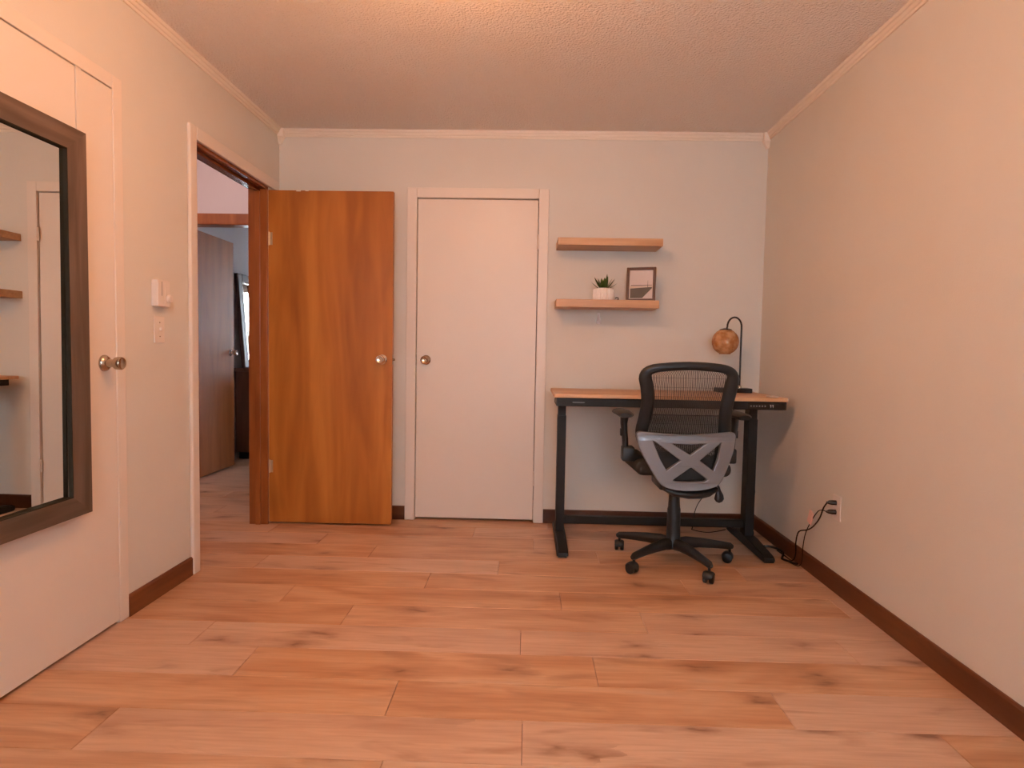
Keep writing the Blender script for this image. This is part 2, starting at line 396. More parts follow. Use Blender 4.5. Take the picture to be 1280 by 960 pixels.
# ------------------------------------------------------------------ crown trim
CH, CR = 0.045, 0.024
prof = [(0, -CH), (0.007, -CH), (0.009, -0.037), (0.006, -0.035), (0.006, -0.032), (0.013, -0.030), (0.017, -0.021), (0.013, -0.019), (0.014, -0.015), (CR-0.003, -0.013), (CR, -0.004), (CR, 0), (0, 0)]
def tr(name, mb, mat, label): return struct(name, mb, mat, label)
tr('trim_1', MB().prism([(XL+a, ZC+b) for a, b in prof], 'Y', YB, D-0.0), M['crown'], 'cream crown moulding along the top of the left wall')
tr('trim_2', MB().prism([(XR-a, ZC+b) for a, b in prof], 'Y', YB, D-0.0), M['crown'], 'cream crown moulding along the top of the right wall')
tr('trim_3', MB().prism([(D-a, ZC+b) for a, b in prof], 'X', XL+0.03, XR-0.03), M['crown'], 'cream crown moulding along the top of the back wall')
for i, (cx, sgn) in enumerate(((XL, 1), (XR, -1))):
    mb = MB()
    sz = 0.040
    mb.box(cx, D-sz, ZC-0.055, cx+sgn*sz, D, ZC-0.0005, 0.004)
    a = 0.034
    top = [(cx, D), (cx+sgn*a, D), (cx+sgn*a, D-a), (cx, D-a)]
    bot = [(cx, D), (cx+sgn*0.016, D), (cx+sgn*0.016, D-0.016), (cx, D-0.016)]
    A_ = [mb.b.verts.new((*q, ZC-0.055)) for q in top]; B_ = [mb.b.verts.new((*q, ZC-0.092)) for q in bot]
    mb.b.faces.new(A_); mb.b.faces.new(B_)
    for j in range(4): mb.b.faces.new((A_[j], A_[(j+1) % 4], B_[(j+1) % 4], B_[j]))
    tr('trim_%d' % (4+i), mb, M['crown'], ('cream corner block with pointed drop at the left ceiling corner', 'cream corner block with pointed drop at the right ceiling corner')[i])

# ------------------------------------------------------------------ baseboards
BH, BT = 0.088, 0.013
def bprof(s): return [(0, 0), (s*BT, 0), (s*BT, BH-0.008), (s*(BT-0.006), BH), (0, BH)]
CW = 0.062   # casing width
tr('baseboard_right', MB().prism([(XR+a, b) for a, b in bprof(-1)], 'Y', YB, D-BT), M['base_wood_y'], 'dark brown baseboard along the right wall')
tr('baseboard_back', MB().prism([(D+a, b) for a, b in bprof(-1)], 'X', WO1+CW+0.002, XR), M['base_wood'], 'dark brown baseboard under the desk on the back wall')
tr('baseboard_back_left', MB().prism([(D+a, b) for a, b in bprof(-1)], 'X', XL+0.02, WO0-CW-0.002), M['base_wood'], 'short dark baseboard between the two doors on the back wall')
tr('baseboard_left', MB().prism([(XL+a, b) for a, b in bprof(1)], 'Y', CO1+CW-0.012, EO0-CW+0.002), M['base_wood_y'], 'dark baseboard between closet door and open doorway on the left wall')
tr('baseboard_left_near', MB().prism([(XL+a, b) for a, b in bprof(1)], 'Y', YB, CO0-CW), M['base_wood_y'], 'dark baseboard on the left wall near the viewer')

# ------------------------------------------------------------------ door casings and jambs
def casing(name, wall, o0, o1, ztop, label, mat, w_=CW, th=0.016, side=1):
    """wall 'X': on a X=const wall, opening along Y.  wall 'Y': on the back wall, opening along X"""
    mb = MB(); q = 0.0
    if wall == 'X':
        x0, x1 = XL, XL+th
        mb.box(x0, o0-w_, 0, x1, o0-q, ztop+w_, 0.003); mb.box(x0, o1+q, 0, x1, o1+w_, ztop+w_, 0.003); mb.box(x0, o0-q, ztop, x1, o1+q, ztop+w_, 0.003)
    else:
        y0, y1 = D-th, D
        mb.box(o0-w_, y0, 0, o0-q, y1, ztop+w_, 0.003); mb.box(o1+q, y0, 0, o1+w_, y1, ztop+w_, 0.003); mb.box(o0-q, y0, ztop, o1+q, y1, ztop+w_, 0.003)
    return tr(name, mb, mat, label)
casing('trim_6', 'X', CO0, CO1, 2.062, 'white painted casing around the closet door with the mirror', M['white'], 0.052, 0.009)
# entry casing: rounded outer edge, cut short next to the back wall
mb = MB()
mb.box(XL, EO0-0.060, 0, XL+0.018, EO0, EZ+0.062, 0.006, 3)
mb.box(XL, EO0, EZ, XL+0.018, D-0.045, EZ+0.062, 0.004, 2)
tr('trim_7', mb, M['white'], 'white painted casing around the open doorway')
casing('trim_8', 'Y', WO0, WO1, WZ, 'white painted casing around the white door on the back wall', M['white'])
# entry jambs
tr('trim_9', MB().box(XL-WT-0.012, EO1-0.02, 0, XL+0.002, EO1, EZ-0.018, 0.001).box(XL-0.068, EO1-0.034, 0, XL-0.038, EO1-0.02, EZ-0.03, 0.002), M['jamb_wood'], 'reddish wooden hinge jamb of the open doorway')
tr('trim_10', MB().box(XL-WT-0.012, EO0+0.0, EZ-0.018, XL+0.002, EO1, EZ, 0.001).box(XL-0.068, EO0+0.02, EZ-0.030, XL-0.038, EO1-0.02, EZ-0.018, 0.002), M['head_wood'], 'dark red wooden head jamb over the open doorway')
tr('trim_11', MB().box(XL-WT-0.012, EO0, 0, XL+0.002, EO0+0.02, EZ-0.018, 0.001), M['jamb_wood'], 'wooden latch jamb of the open doorway')
# jambs of white door (painted)
# far doorway casing
mb = MB()
mb.box(FO0-0.06, HY-0.016, 0, FO0, HY, FZ+0.07, 0.004); mb.box(FO1, HY-0.016, 0, FO1+0.06, HY, FZ+0.07, 0.004); mb.box(FO0, HY-0.018, FZ-0.015, FO1, HY, FZ+0.07, 0.008, 3)
mb.box(FO0, HY, FZ-0.015, FO1, HY+WT, FZ); mb.box(FO1-0.015, HY, 0, FO1, HY+WT, FZ-0.015); mb.box(FO0, HY, 0, FO0+0.012, HY+WT, FZ-0.015)
tr('trim_14', mb, M['jamb_wood'], 'reddish wooden casing and header of the far doorway')

# ------------------------------------------------------------------ knobs and hinges
def knob(parent, c, axis, sgn, mat, R=0.027, label=None, long=False):
    """round knob on a rosette; axis the outward axis, sgn its direction"""
    L = 0.062
    p = [(0.000, 0), (0.031, 0), (0.031, 0.004), (0.026, 0.010), (0.013, 0.013), (0.011, 0.028), (0.017, 0.034), (R*0.93, 0.042), (R, 0.052), (R*0.94, L), (R*0.7, L+0.004), (R*0.55, L+0.002), (0.0005, L)]
    if long:
        p = [(0.000, 0), (0.031, 0), (0.031, 0.005), (0.025, 0.013), (0.016, 0.017), (0.0145, 0.034), (0.0155, 0.040), (0.023, 0.046), (0.0245, 0.056), (0.0245, 0.066), (0.022, 0.070), (0.018, 0.067), (0.0005, 0.066)]
    mb = MB().lathe([(r, sgn*h) for r, h in p], c, axis, 28)
    o = mb.build('door_knob', mat, parent, True)
    if label: o['label'] = label
    return o
def hinge_y(parent, x, y, z, mat, w_=0.012, h=0.075):
    mb = MB()
    mb.lathe([(0.0055, -h/2), (0.0055, h/2)], (x, y, z), 'Z', 10)
    mb.lathe([(0.004, h/2), (0.006, h/2+0.003), (0.002, h/2+0.007)], (x, y, z), 'Z', 10)
    mb.box(x-w_, y+0.001, z-h/2, x+w_, y+0.003, z+h/2)
    return mb.build('hinge', mat, parent, True)

# door_1: closet door with mirror, left wall
d1 = MB().box(XL-0.028, CO0+0.003, 0.012, XL+0.007, CO1-0.0025, 2.0575, 0.0012).build('door_1', M['white'])
tag(d1, 'white closet door on the left wall carrying the framed mirror', 'door', kind='structure')
knob(d1, (XL+0.007, 2.268, 1.026), 'X', 1, M['nickel'], long=True, label='brushed metal knob reaching out from the closet door')
# door_2: wooden entry door standing open parallel to the back wall
DY0 = 3.752
d2 = MB().box(-1.602, DY0, 0.010, -0.832, DY0+0.035, 2.052, 0.0015).build('door_2', M['door_wood'])
tag(d2, 'orange-brown wooden door standing open against the back wall', 'door', kind='structure')
knob(d2, (-0.893, DY0, 1.035), 'Y', -1, M['chrome'], label='shiny chrome knob on the wooden door')
knob(d2, (-0.893, DY0+0.035, 1.035), 'Y', 1, M['chrome'], R=0.025)
MB().box(-0.8325, DY0+0.006, 1.005, -0.8305, DY0+0.029, 1.065).lathe([(0.007, 0), (0.007, 0.010), (0.004, 0.013)], (-0.8305, DY0+0.0175, 1.035), 'X', 12).build('latch', M['nickel'], d2, True)
for z in (1.76, 0.36):
    MB().lathe([(0.006, -0.04), (0.006, 0.04)], (-1.592, DY0-0.005, z), 'Z', 10).box(-1.592, DY0-0.0015, z-0.038, -1.572, DY0-0.0002, z+0.038).build('hinge', M['brass'], d2, True)
# small chips where paint is missing along the top edge
MB().box(-1.425, DY0-0.0008, 2.046, -1.398, DY0+0.02, 2.0535, 0.0006).box(-1.37, DY0-0.0008, 2.048, -1.35, DY0+0.02, 2.0535, 0.0006).build('edge_chip', M['crown'], d2)
# door_3: white door on the back wall
d3 = MB().box(WO0+0.004, D+0.002, 0.016, WO1-0.004, D+0.037, WZ-0.005, 0.0012).build('door_3', M['white'])
tag(d3, 'closed white door on the back wall left of the desk', 'door', kind='structure')
knob(d3, (-0.652, D+0.002, 1.035), 'Y', -1, M['nickel'], label='dark satin metal knob on the white door')
MB().box(WO0+0.0005, D-0.001, 1.0, WO0+0.0035, D+0.012, 1.07).build('latch', M['nickel'], d3)
for z in (1.785, 0.285):
    hinge_y(d3, WO1-0.003, D-0.021, z, M['white'], 0.014, 0.085)
# door_4: far wooden door swung into the far room
d4 = MB().box(-2.725, HY+WT+0.015, 0.012, -2.69, 5.565, 2.035, 0.0015).build('door_4', M['far_door'])
tag(d4, 'brown wooden door open into the far room beyond the hallway', 'door', kind='structure')
knob(d4, (-2.69, 5.495, 1.045), 'X', 1, M['chrome'], R=0.027)
MB().box(-2.72, 5.565, 1.01, -2.695, 5.567, 1.08).build('latch', M['chrome'], d4)

# ------------------------------------------------------------------ windows
def window(name, x0, x1, z0, z1, y, label, curtain=False):
    t = MB()
    t.box(x0, y-0.03, z0, x0+0.05, y+0.03, z1).box(x1-0.05, y-0.03, z0, x1, y+0.03, z1).box(x0, y-0.03, z0, x1, y+0.03, z0+0.05).box(x0, y-0.03, z1-0.05, x1, y+0.03, z1)
    t.box((x0+x1)/2-0.02, y-0.025, z0, (x0+x1)/2+0.02, y+0.025, z1)
    o = t.build(name, M['white']); tag(o, label, 'window', kind='structure')
    xm = (x0+x1)/2
    MB().box(x0+0.05, y-0.003, z0+0.05, xm-0.02, y+0.003, z1-0.05).build('pane', M['glass'], o)
    MB().box(xm+0.02, y-0.003, z0+0.05, x1-0.05, y+0.003, z1-0.05).build('pane', M['glass'], o)
    return o
window('window_1', -0.65, 0.95, 0.85, 2.08, YB-0.05, 'white two-pane window in the wall behind the viewer')
window('window_2', -2.35, -1.1, 0.95, 2.05, 8.35, 'white two-pane window of the far room')
for x0, x1 in ((-2.45, -1.86), (-1.18, -0.92)):
    mb = MB(); n = 24
    V = []
    for i in range(n+1):
        x = x0 + (x1-x0)*i/n; yy = 8.24 + 0.02*math.sin(i*1.4)
        V.append((mb.b.verts.new((x, yy, 0.7)), mb.b.verts.new((x, yy, 2.15)), mb.b.verts.new((x, yy+0.006, 0.7)), mb.b.verts.new((x, yy+0.006, 2.15))))
    for i in range(n):
        a, b = V[i], V[i+1]
        mb.b.faces.new((a[0], b[0], b[1], a[1])); mb.b.faces.new((a[2], a[3], b[3], b[2]))
        mb.b.faces.new((a[1], b[1], b[3], a[3])); mb.b.faces.new((a[0], a[2], b[2], b[0]))
    a, b = V[0], V[-1]
    mb.b.faces.new((a[0], a[1], a[3], a[2])); mb.b.faces.new((b[0], b[2], b[3], b[1]))
    o = mb.build('curtain', M['curtain'], None, True)
    tag(o, 'brown curtain on the %s side of the far room window' % ('left' if x0 < -2 else 'right'), 'curtain')

# ------------------------------------------------------------------ ceiling fixtures (out of frame, they light the rooms; the hall one is added fill)
def ceiling_light(x, y, label, power, color, dm, rad=0.14, ZC=ZC):
    t = thing('ceiling_light', (x, y, ZC), label, 'ceiling light')
    MB().lathe([(rad+0.01, 0), (rad+0.012, -0.02), (rad, -0.022)], (x, y, ZC-0.0005), 'Z', 32).build('canopy', M['crown'], t, True)
    MB().lathe([(rad, -0.022), (rad*0.96, -0.045), (rad*0.75, -0.075), (rad*0.4, -0.092), (0.001, -0.097)], (x, y, ZC), 'Z', 32, capend=False).build('diffuser', dm, t, True)
    d = bpy.data.lights.new('bulb', 'POINT'); d.shadow_soft_size = 0.09; d.energy = power; d.color = color
    o = bpy.data.objects.new('bulb', d); C.objects.link(o); o.parent = t; o.location = (0, 0, -0.20)
ceiling_light(-0.32, 1.78, 'round warm ceiling light in the middle of the room ceiling', LAMP_POWER, WARM, M['diffuser'])
ceiling_light(-2.28, 3.6, 'added unseen round fill light on the hallway ceiling', HALL_FILL_POWER, (1.0, 0.68, 0.62), M['diffuser_fill'], ZC=HZC)  # no fixture known here; added to brighten the hall walls

# ------------------------------------------------------------------ over-the-door mirror
GX = -1.558
MY1, MY0, MZ0, MZ1, FW = 2.122, 1.56, 0.502, 1.820, 0.082
mr = thing('wall_mirror', (XL, (MY0+MY1)/2, MZ0), 'tall mirror in a weathered brown wood frame hung over the closet door', 'mirror')
def mirror_rail(side):
    mb = MB(); xb, xf, xi = XL+0.0085, -1.534, -1.542
    def quad(o0, o1, i1, i0):
        # outer edge points o0,o1 and inner i0,i1 (y,z); front slopes slightly inward
        vo = [mb.b.verts.new((xb, *p)) for p in (o0, o1, i1, i0)]
        vf = [mb.b.verts.new((x, *p)) for x, p in ((xf-0.004, o0), (xf-0.004, o1), (xi, i1), (xi, i0))]
        mb.b.faces.new(vo); mb.b.faces.new(vf)
        for i in range(4): mb.b.faces.new((vo[i], vo[(i+1) % 4], vf[(i+1) % 4], vf[i]))
    e = 0.0004
    O = {'bl': (MY0, MZ0), 'br': (MY1, MZ0), 'tr': (MY1, MZ1), 'tl': (MY0, MZ1)}
    I = {'bl': (MY0+FW, MZ0+FW*.82), 'br': (MY1-FW, MZ0+FW*.82), 'tr': (MY1-FW, MZ1-FW*.9), 'tl': (MY0+FW, MZ1-FW*.9)}
    a, b = {'right': ('br', 'tr'), 'left': ('tl', 'bl'), 'top': ('tr', 'tl'), 'bottom': ('bl', 'br')}[side]
    quad(O[a], O[b], I[b], I[a])
    return mb.build('frame_rail', M['mirror_wood'] if side in ('left', 'right') else M['mirror_wood_y'], mr)
for sd in ('right', 'left', 'top', 'bottom'): mirror_rail(sd)
zc = (MZ0+MZ1)/2
gl = MB().box(-0.004, MY0+FW-0.006, MZ0+FW*.82-0.006-zc, 0, MY1-FW+0.006, MZ1-FW*.9+0.006-zc, M=Matrix.Translation((GX, 0, zc)) @ Matrix.Rotation(0.0038, 4, 'Y'))
gl.build('mirror_glass', M['mirror'], mr)
iy0, iy1, iz0, iz1 = MY0+FW, MY1-FW, MZ0+FW*.82, MZ1-FW*.9
MB().box(GX+0.001, iy1-0.003, iz0, -1.543, iy1, iz1).box(GX+0.001, iy0, iz0, -1.543, iy0+0.003, iz1).box(GX+0.003, iy0, iz1-0.003, -1.543, iy1, iz1).box(GX-0.001, iy0, iz0, -1.543, iy1, iz0+0.003).build('inner_lip', M['lip'], mr)
MB().box(XL+0.0128, 2.09, 1.765, XL+0.0158, 2.165, 1.79, 0.0005).build('strap_bracket', M['nickel'], mr)
for y in (2.155, MY0+0.03):
    MB().box(XL+0.008, y-0.013, MZ1-0.09, XL+0.0125, y+0.013, 2.0605, 0.0003).box(XL-0.031, y-0.013, 2.0582, XL+0.0125, y+0.013, 2.0605).build('hanging_strap', M['white'], mr)

# ------------------------------------------------------------------ thermostat and switch, left wall
t = thing('thermostat', (XL, 2.618, 1.318), 'white wall thermostat with a slot and round dial above the light switch', 'thermostat')
MB().box(XL+0.0005, 2.572, 1.262, XL+0.030, 2.662, 1.376, 0.004).build('housing', M['plastic_white'], t)
MB().box(XL+0.0295, 2.600, 1.308, XL+0.0305, 2.603, 1.368).build('scale_slot', M['mark_dim'], t)
MB().box(XL+0.0295, 2.622, 1.27, XL+0.0315, 2.626, 1.37).build('ridge', M['plastic_white'], t)
MB().lathe([(0.016, 0), (0.016, 0.012), (0.013, 0.015), (0.0005, 0.015)], (XL+0.029, 2.648, 1.300), 'X', 24).build('dial', M['plastic_white'], t, True)
t = thing('light_switch', (XL, 2.622, 1.164), 'white toggle light switch below the thermostat', 'light switch')
MB().box(XL+0.0005, 2.586, 1.108, XL+0.006, 2.658, 1.222, 0.002).build('cover_plate', M['white'], t)
MB().box(XL+0.006, 2.618, 1.160, XL+0.017, 2.627, 1.174, 0.002).build('toggle', M['white'], t)
for z in (1.195, 1.135): MB().lathe([(0.003, 0), (0.003, 0.001), (0.0005, 0.0015)], (XL+0.006, 2.622, z), 'X', 10).build('screw', M['nickel'], t)

# ------------------------------------------------------------------ shelves
def shelf(x0, x1, z0, z1, label):
    mb = MB().box(x0, D-0.212, z0, x1, D-0.001, z1, 0.002)
    o = mb.build('floating_shelf', M['light_wood'])
    tag(o, label, 'shelf', 'pair of floating shelves on the back wall'); return o
shelf(0.166, 0.790, 1.739, 1.783, 'upper light oak floating shelf, empty, on the back wall')
shelf(0.163, 0.777, 1.371, 1.418, 'lower light oak floating shelf holding the plant and picture')
SZ = 1.418
# pot + succulent
t = thing('potted_succulent', (0.455, 3.80, SZ), 'green spiky succulent in a ribbed white pot on the lower shelf', 'potted plant')
MB().lathe([(0.052, 0), (0.061, 0.004), (0.064, 0.02), (0.064, 0.058), (0.062, 0.068), (0.054, 0.074), (0.050, 0.070), (0.050, 0.060)], (0.455, 3.80, SZ+0.0005), 'Z', 56, fl=0.035).build('pot', M['pot'], t)
MB().lathe([(0.048, 0.058), (0.049, 0.064), (0.0005, 0.066)], (0.455, 3.80, SZ), 'Z', 20).build('soil', M['soil'], t)
def leaf(az, elev, L, wd):
    """thick pointed leaf"""
    mb = MB(); base = Vector((0.455, 3.80, SZ+0.062))
    d = Vector((math.cos(az)*math.cos(elev), math.sin(az)*math.cos(elev), math.sin(elev)))
    side = Vector((-math.sin(az), math.cos(az), 0)); nn = d.cross(side)
    st = base + Vector((math.cos(az), math.sin(az), 0))*0.010
    pr = [(0.0, .55), (0.2, .9), (0.45, 1.0), (0.7, .7), (0.88, .35), (1.0, .03)]
    rings = []
    for tt, ww in pr:
        p = st + d*L*tt + Vector((0, 0, 0.012*tt*tt)); h = ww*wd
        rings.append([mb.b.verts.new(p + side*h), mb.b.verts.new(p + nn*h*0.35), mb.b.verts.new(p - side*h), mb.b.verts.new(p - nn*h*0.12)])
    for i in range(len(rings)-1):
        for k in range(4): mb.b.faces.new((rings[i][k], rings[i][(k+1) % 4], rings[i+1][(k+1) % 4], rings[i+1][k]))
    mb.b.faces.new(rings[0]); mb.b.faces.new(rings[-1])
    mb.build('leaf', M['leaf'], t, True)
for az, el, L, wd in [(0.15, 0.45, 0.082, .010), (-0.5, 0.75, .085, .011), (-2.6, .8, .090, .012), (3.3, .50, .078, .010), (-1.57, 1.1, .072, .014), (-1.0, 1.2, .078, .013), (-2.1, 1.15, .066, .014), (0.9, 1.28, .098, .010),
                       (1.6, .9, .08, .012), (2.4, 1.1, .075, .012), (-0.1, 1.0, .074, .012), (2.9, 1.15, .062, .013), (-1.3, .75, .062, .013), (-1.9, .7, .058, .012)]:
    leaf(az, el, L, wd)
o = MB().tube([(0.527, 3.80, SZ+0.016), (0.535, 3.80, SZ+0.022), (0.545, 3.80, SZ+0.020), (0.547, 3.80, SZ+0.012), (0.540, 3.80, SZ+0.006), (0.534, 3.80, SZ+0.0035), (0.546, 3.80, SZ+0.003)], 0.0027, 8).build('wire_clip', M['black_gloss'], None, True)
tag(o, 'tiny curled black clip beside the white pot', 'clip')
# framed picture, right side turned to the front, leaning back
PWd, PHt, PT = 0.176, 0.208, 0.014
t = thing('framed_picture', (0.680, 3.795, SZ), 'dark brown framed picture of a pale sky over water on the lower shelf', 'picture')
Mp = Matrix.Translation((0.680, 3.795, SZ+0.001)) @ Matrix.Rotation(math.radians(-17), 4, 'Z') @ Matrix.Rotation(math.radians(-7), 4, 'X')
f = 0.0165
mb = MB()
for bxs in ((-PWd/2, -PT, 0, -PWd/2+f, 0, PHt), (PWd/2-f, -PT, 0, PWd/2, 0, PHt), (-PWd/2+f, -PT, 0, PWd/2-f, 0, f*0.8), (-PWd/2+f, -PT, PHt-f, PWd/2-f, 0, PHt)):
    mb.box(*bxs, 0.0015, 1, M=Mp)
mb.build('frame', M['frame_brown'], t)
MB().box(-PWd/2+f, -0.007, f*0.8, PWd/2-f, -0.003, PHt-f, M=Mp).build('print_sheet', M['paper'], t)
def pp(poly, mat, nm, y=-0.0074):
    mb = MB(); A_ = [mb.b.verts.new(Mp @ Vector((x, y, z))) for x, z in poly]; B_ = [mb.b.verts.new(Mp @ Vector((x, y+0.0004, z))) for x, z in poly]
    mb.b.faces.new(A_); mb.b.faces.new(B_[::-1])
    for i in range(len(poly)): mb.b.faces.new((A_[i], B_[i], B_[(i+1) % len(poly)], A_[(i+1) % len(poly)]))
    mb.build(nm, mat, t)
pp([(-0.064, 0.018), (0.010, 0.018), (0.068, 0.080), (0.066, 0.086), (-0.064, 0.078)], M['print_water'], 'print_water')
pp([(-0.064, 0.080), (0.066, 0.088), (0.066, 0.092), (-0.064, 0.090)], M['print_pale'], 'print_shore')
pp([(-0.060, 0.094), (0.066, 0.096), (0.066, 0.099), (-0.060, 0.099)], M['print_dark'], 'print_horizon')
pp([(0.0395, 0.085), (0.0425, 0.085), (0.0418, 0.126), (0.0402, 0.126)], M['print_dark'], 'print_mast', -0.0078)
MB().box(-0.02, 0.001, 0.02, 0.02, 0.003, 0.15, M=Mp).box(-0.02, 0.001, 0.02, 0.02, 0.045, 0.022, M=Mp @ Matrix.Translation((0, 0, -0.0165)) ).build('easel_back', M['frame_brown'], t)

# adhesive hook under the shelf
t = thing('adhesive_hook', (0.442, D, 1.29), 'small white teardrop adhesive hook on the wall under the lower shelf', 'hook')
MB().box(0.434, D-0.005, 1.300, 0.450, D-0.0005, 1.352, 0.003).build('back_plate', M['hook_white'], t)
MB().tube([(0.442, D-0.006, 1.340), (0.442, D-0.010, 1.325), (0.442, D-0.016, 1.305), (0.442, D-0.022, 1.292), (0.442, D-0.028, 1.290), (0.442, D-0.033, 1.298)], [0.005, 0.008, 0.013, 0.016, 0.012, 0.005], 12).build('hook_arm', M['hook_white'], t, True)

# ------------------------------------------------------------------ desk
DX0, DX1, DY_0, DY_1, DZ = 0.147, 1.398, 3.32, 3.862, 0.874
t = thing('standing_desk', ((DX0+DX1)/2, 3.59, 0), 'standing desk with light wood top and black steel frame against the back wall', 'desk')
desk = t
MB().box(DX0, DY_0, DZ-0.021, DX1, DY_1, DZ, 0.003).build('desktop', M['light_wood'], t)
MB().box(DX0+0.012, DY_0+0.012, DZ-0.067, DX1-0.002, DY_0+0.24, DZ-0.0215, 0.004).build('drawer_front', M['black'], t)
MB().box(DX0+0.04, DY_0+0.245, DZ-0.062, DX1-0.06, DY_1-0.03, DZ-0.0215, 0.002).build('top_frame', M['black'], t)
MB().box(DX0+0.10, DY_0+0.0108, DZ-0.048, DX0+0.165, DY_0+0.0125, DZ-0.043).build('small_mark', M['mark_dim'], t)
cp_ = MB().box(1.19, DY_0+0.0085, DZ-0.060, 1.385, DY_0+0.0122, DZ-0.028, 0.0015).build('control_panel', M['black_gloss'], t)
cz = DZ-0.046
mb = MB()
yy0, yy1 = DY_0+0.0078, DY_0+0.0086
for i, x in enumerate((1.205, 1.220, 1.235, 1.250, 1.265, 1.280)):
    # six dim rounded button marks
    mb.lathe([(0.0042, 0), (0.0042, 0.0008)], (x, yy0, cz), 'Y', 12)
mb.build('button_mark', M['mark_dim'], cp_)
mb = MB()
for x in (1.309, 1.321):
    mb.prism([(x-0.0035, cz+0.008), (x+0.0030, cz+0.008), (x+0.0035, cz-0.001), (x+0.0012, cz-0.009), (x-0.0010, cz-0.001)], 'Y', yy0, yy1)
mb.build('arrow_mark', M['mark'], cp_)
for i, (x0, x1) in enumerate(((0.182, 0.226), (1.276, 1.322))):
    MB().box(x0, 3.545, 0.50, x1, 3.622, DZ-0.0625, 0.003).box(x0-0.0025, 3.5425, 0.056, x1+0.0025, 3.6245, 0.735, 0.003).build('leg_column', M['black'], t)
    xa, xb = x0-0.008, x1+0.010
    # foot: rounded bar with tapered tips
    mb = MB()
    prof = [(3.235, 0.006), (3.245, 0.0), (3.845, 0.0), (3.855, 0.006), (3.855, 0.028), (3.83, 0.040), (3.66, 0.056), (3.50, 0.056), (3.27, 0.038), (3.240, 0.028)]
    mb.prism(prof, 'X', xa, xb)
    es = [e for e in mb.b.edges if abs(e.verts[0].co.x - e.verts[1].co.x) < 1e-5]
    bmesh.ops.bevel(mb.b, geom=es, offset=0.008, segments=3, affect='EDGES')
    mb.build('foot', M['black'], t, True)
MB().box(0.2285, 3.565, 0.098, 1.2735, 3.600, 0.142, 0.002).build('crossbar', M['black'], t)

# small white thing on the desk
o = MB().box(1.318, 3.355, DZ+0.0005, 1.360, 3.425, DZ+0.007, 0.003).build('white_block', M['plastic_white'])
tag(o, 'small flat white block on the right end of the desk', 'eraser')

# ------------------------------------------------------------------ desk lamp
LZ = DZ
t = thing('desk_lamp', (1.26, 3.76, LZ), 'black arched desk lamp with an amber crackled glass globe on the desk', 'lamp')
lamp = t
MB().box(1.148, 3.715, LZ+0.0005, 1.350, 3.815, LZ+0.027, 0.003).build('base', M['black'], t)
px, py = 1.288, 3.765
pts = [(px, py, LZ+0.027), (px, py, LZ+0.10), (px, py, 1.10), (px, py, 1.265)]
rad, cxx = 0.046, px-0.046
for i in range(1, 13):
    a = PI*i/12
    pts.append((cxx + rad*math.cos(a), py - 0.02*i/12, 1.268 + 0.060*math.sin(a)))
gx, gy = cxx-rad-0.012, py-0.03
pts += [(cxx-rad-0.004, py-0.024, 1.262), (gx+0.004, py-0.028, 1.252)]
MB().tube(pts, 0.0055, 12).build('pole', M['black_gloss'], t, True)
MB().lathe([(0.012, 0), (0.012, 0.010), (0.0065, 0.016)], (px, py, LZ+0.027), 'Z', 16).build('pole_collar', M['nickel'], t, True)
GR = 0.078; gz = 1.180
MB().lathe([(0.0005, 0.012), (0.010, 0.012), (0.034, 0.004), (0.036, 0.0), (0.036, -0.004)], (gx, gy, gz+0.070), 'Z', 28).build('shade_cap', M['black_gloss'], t, True)
prof = []
a0, a1 = math.radians(62), math.radians(-66)
for i in range(19):
    a = a0 + (a1-a0)*i/18; prof.append((GR*math.cos(a), GR*math.sin(a)))
prof.append((GR*0.42, prof[-1][1]-0.004))
inner = [(max(0.001, r-0.003), h + (0.0 if i else -0.0)) for i, (r, h) in enumerate(prof)][::-1]
mb = MB().lathe(prof + inner, (gx, gy, gz), 'Z', 40, capend=False)
mb.build('glass_shade', M['amber'], t, True)
MB().lathe([(0.013, 0.062), (0.013, 0.03), (0.018, 0.015), (0.020, -0.005), (0.014, -0.022), (0.001, -0.026)], (gx, gy, gz), 'Z', 16, capend=False).build('bulb', M['pot'], t, True)

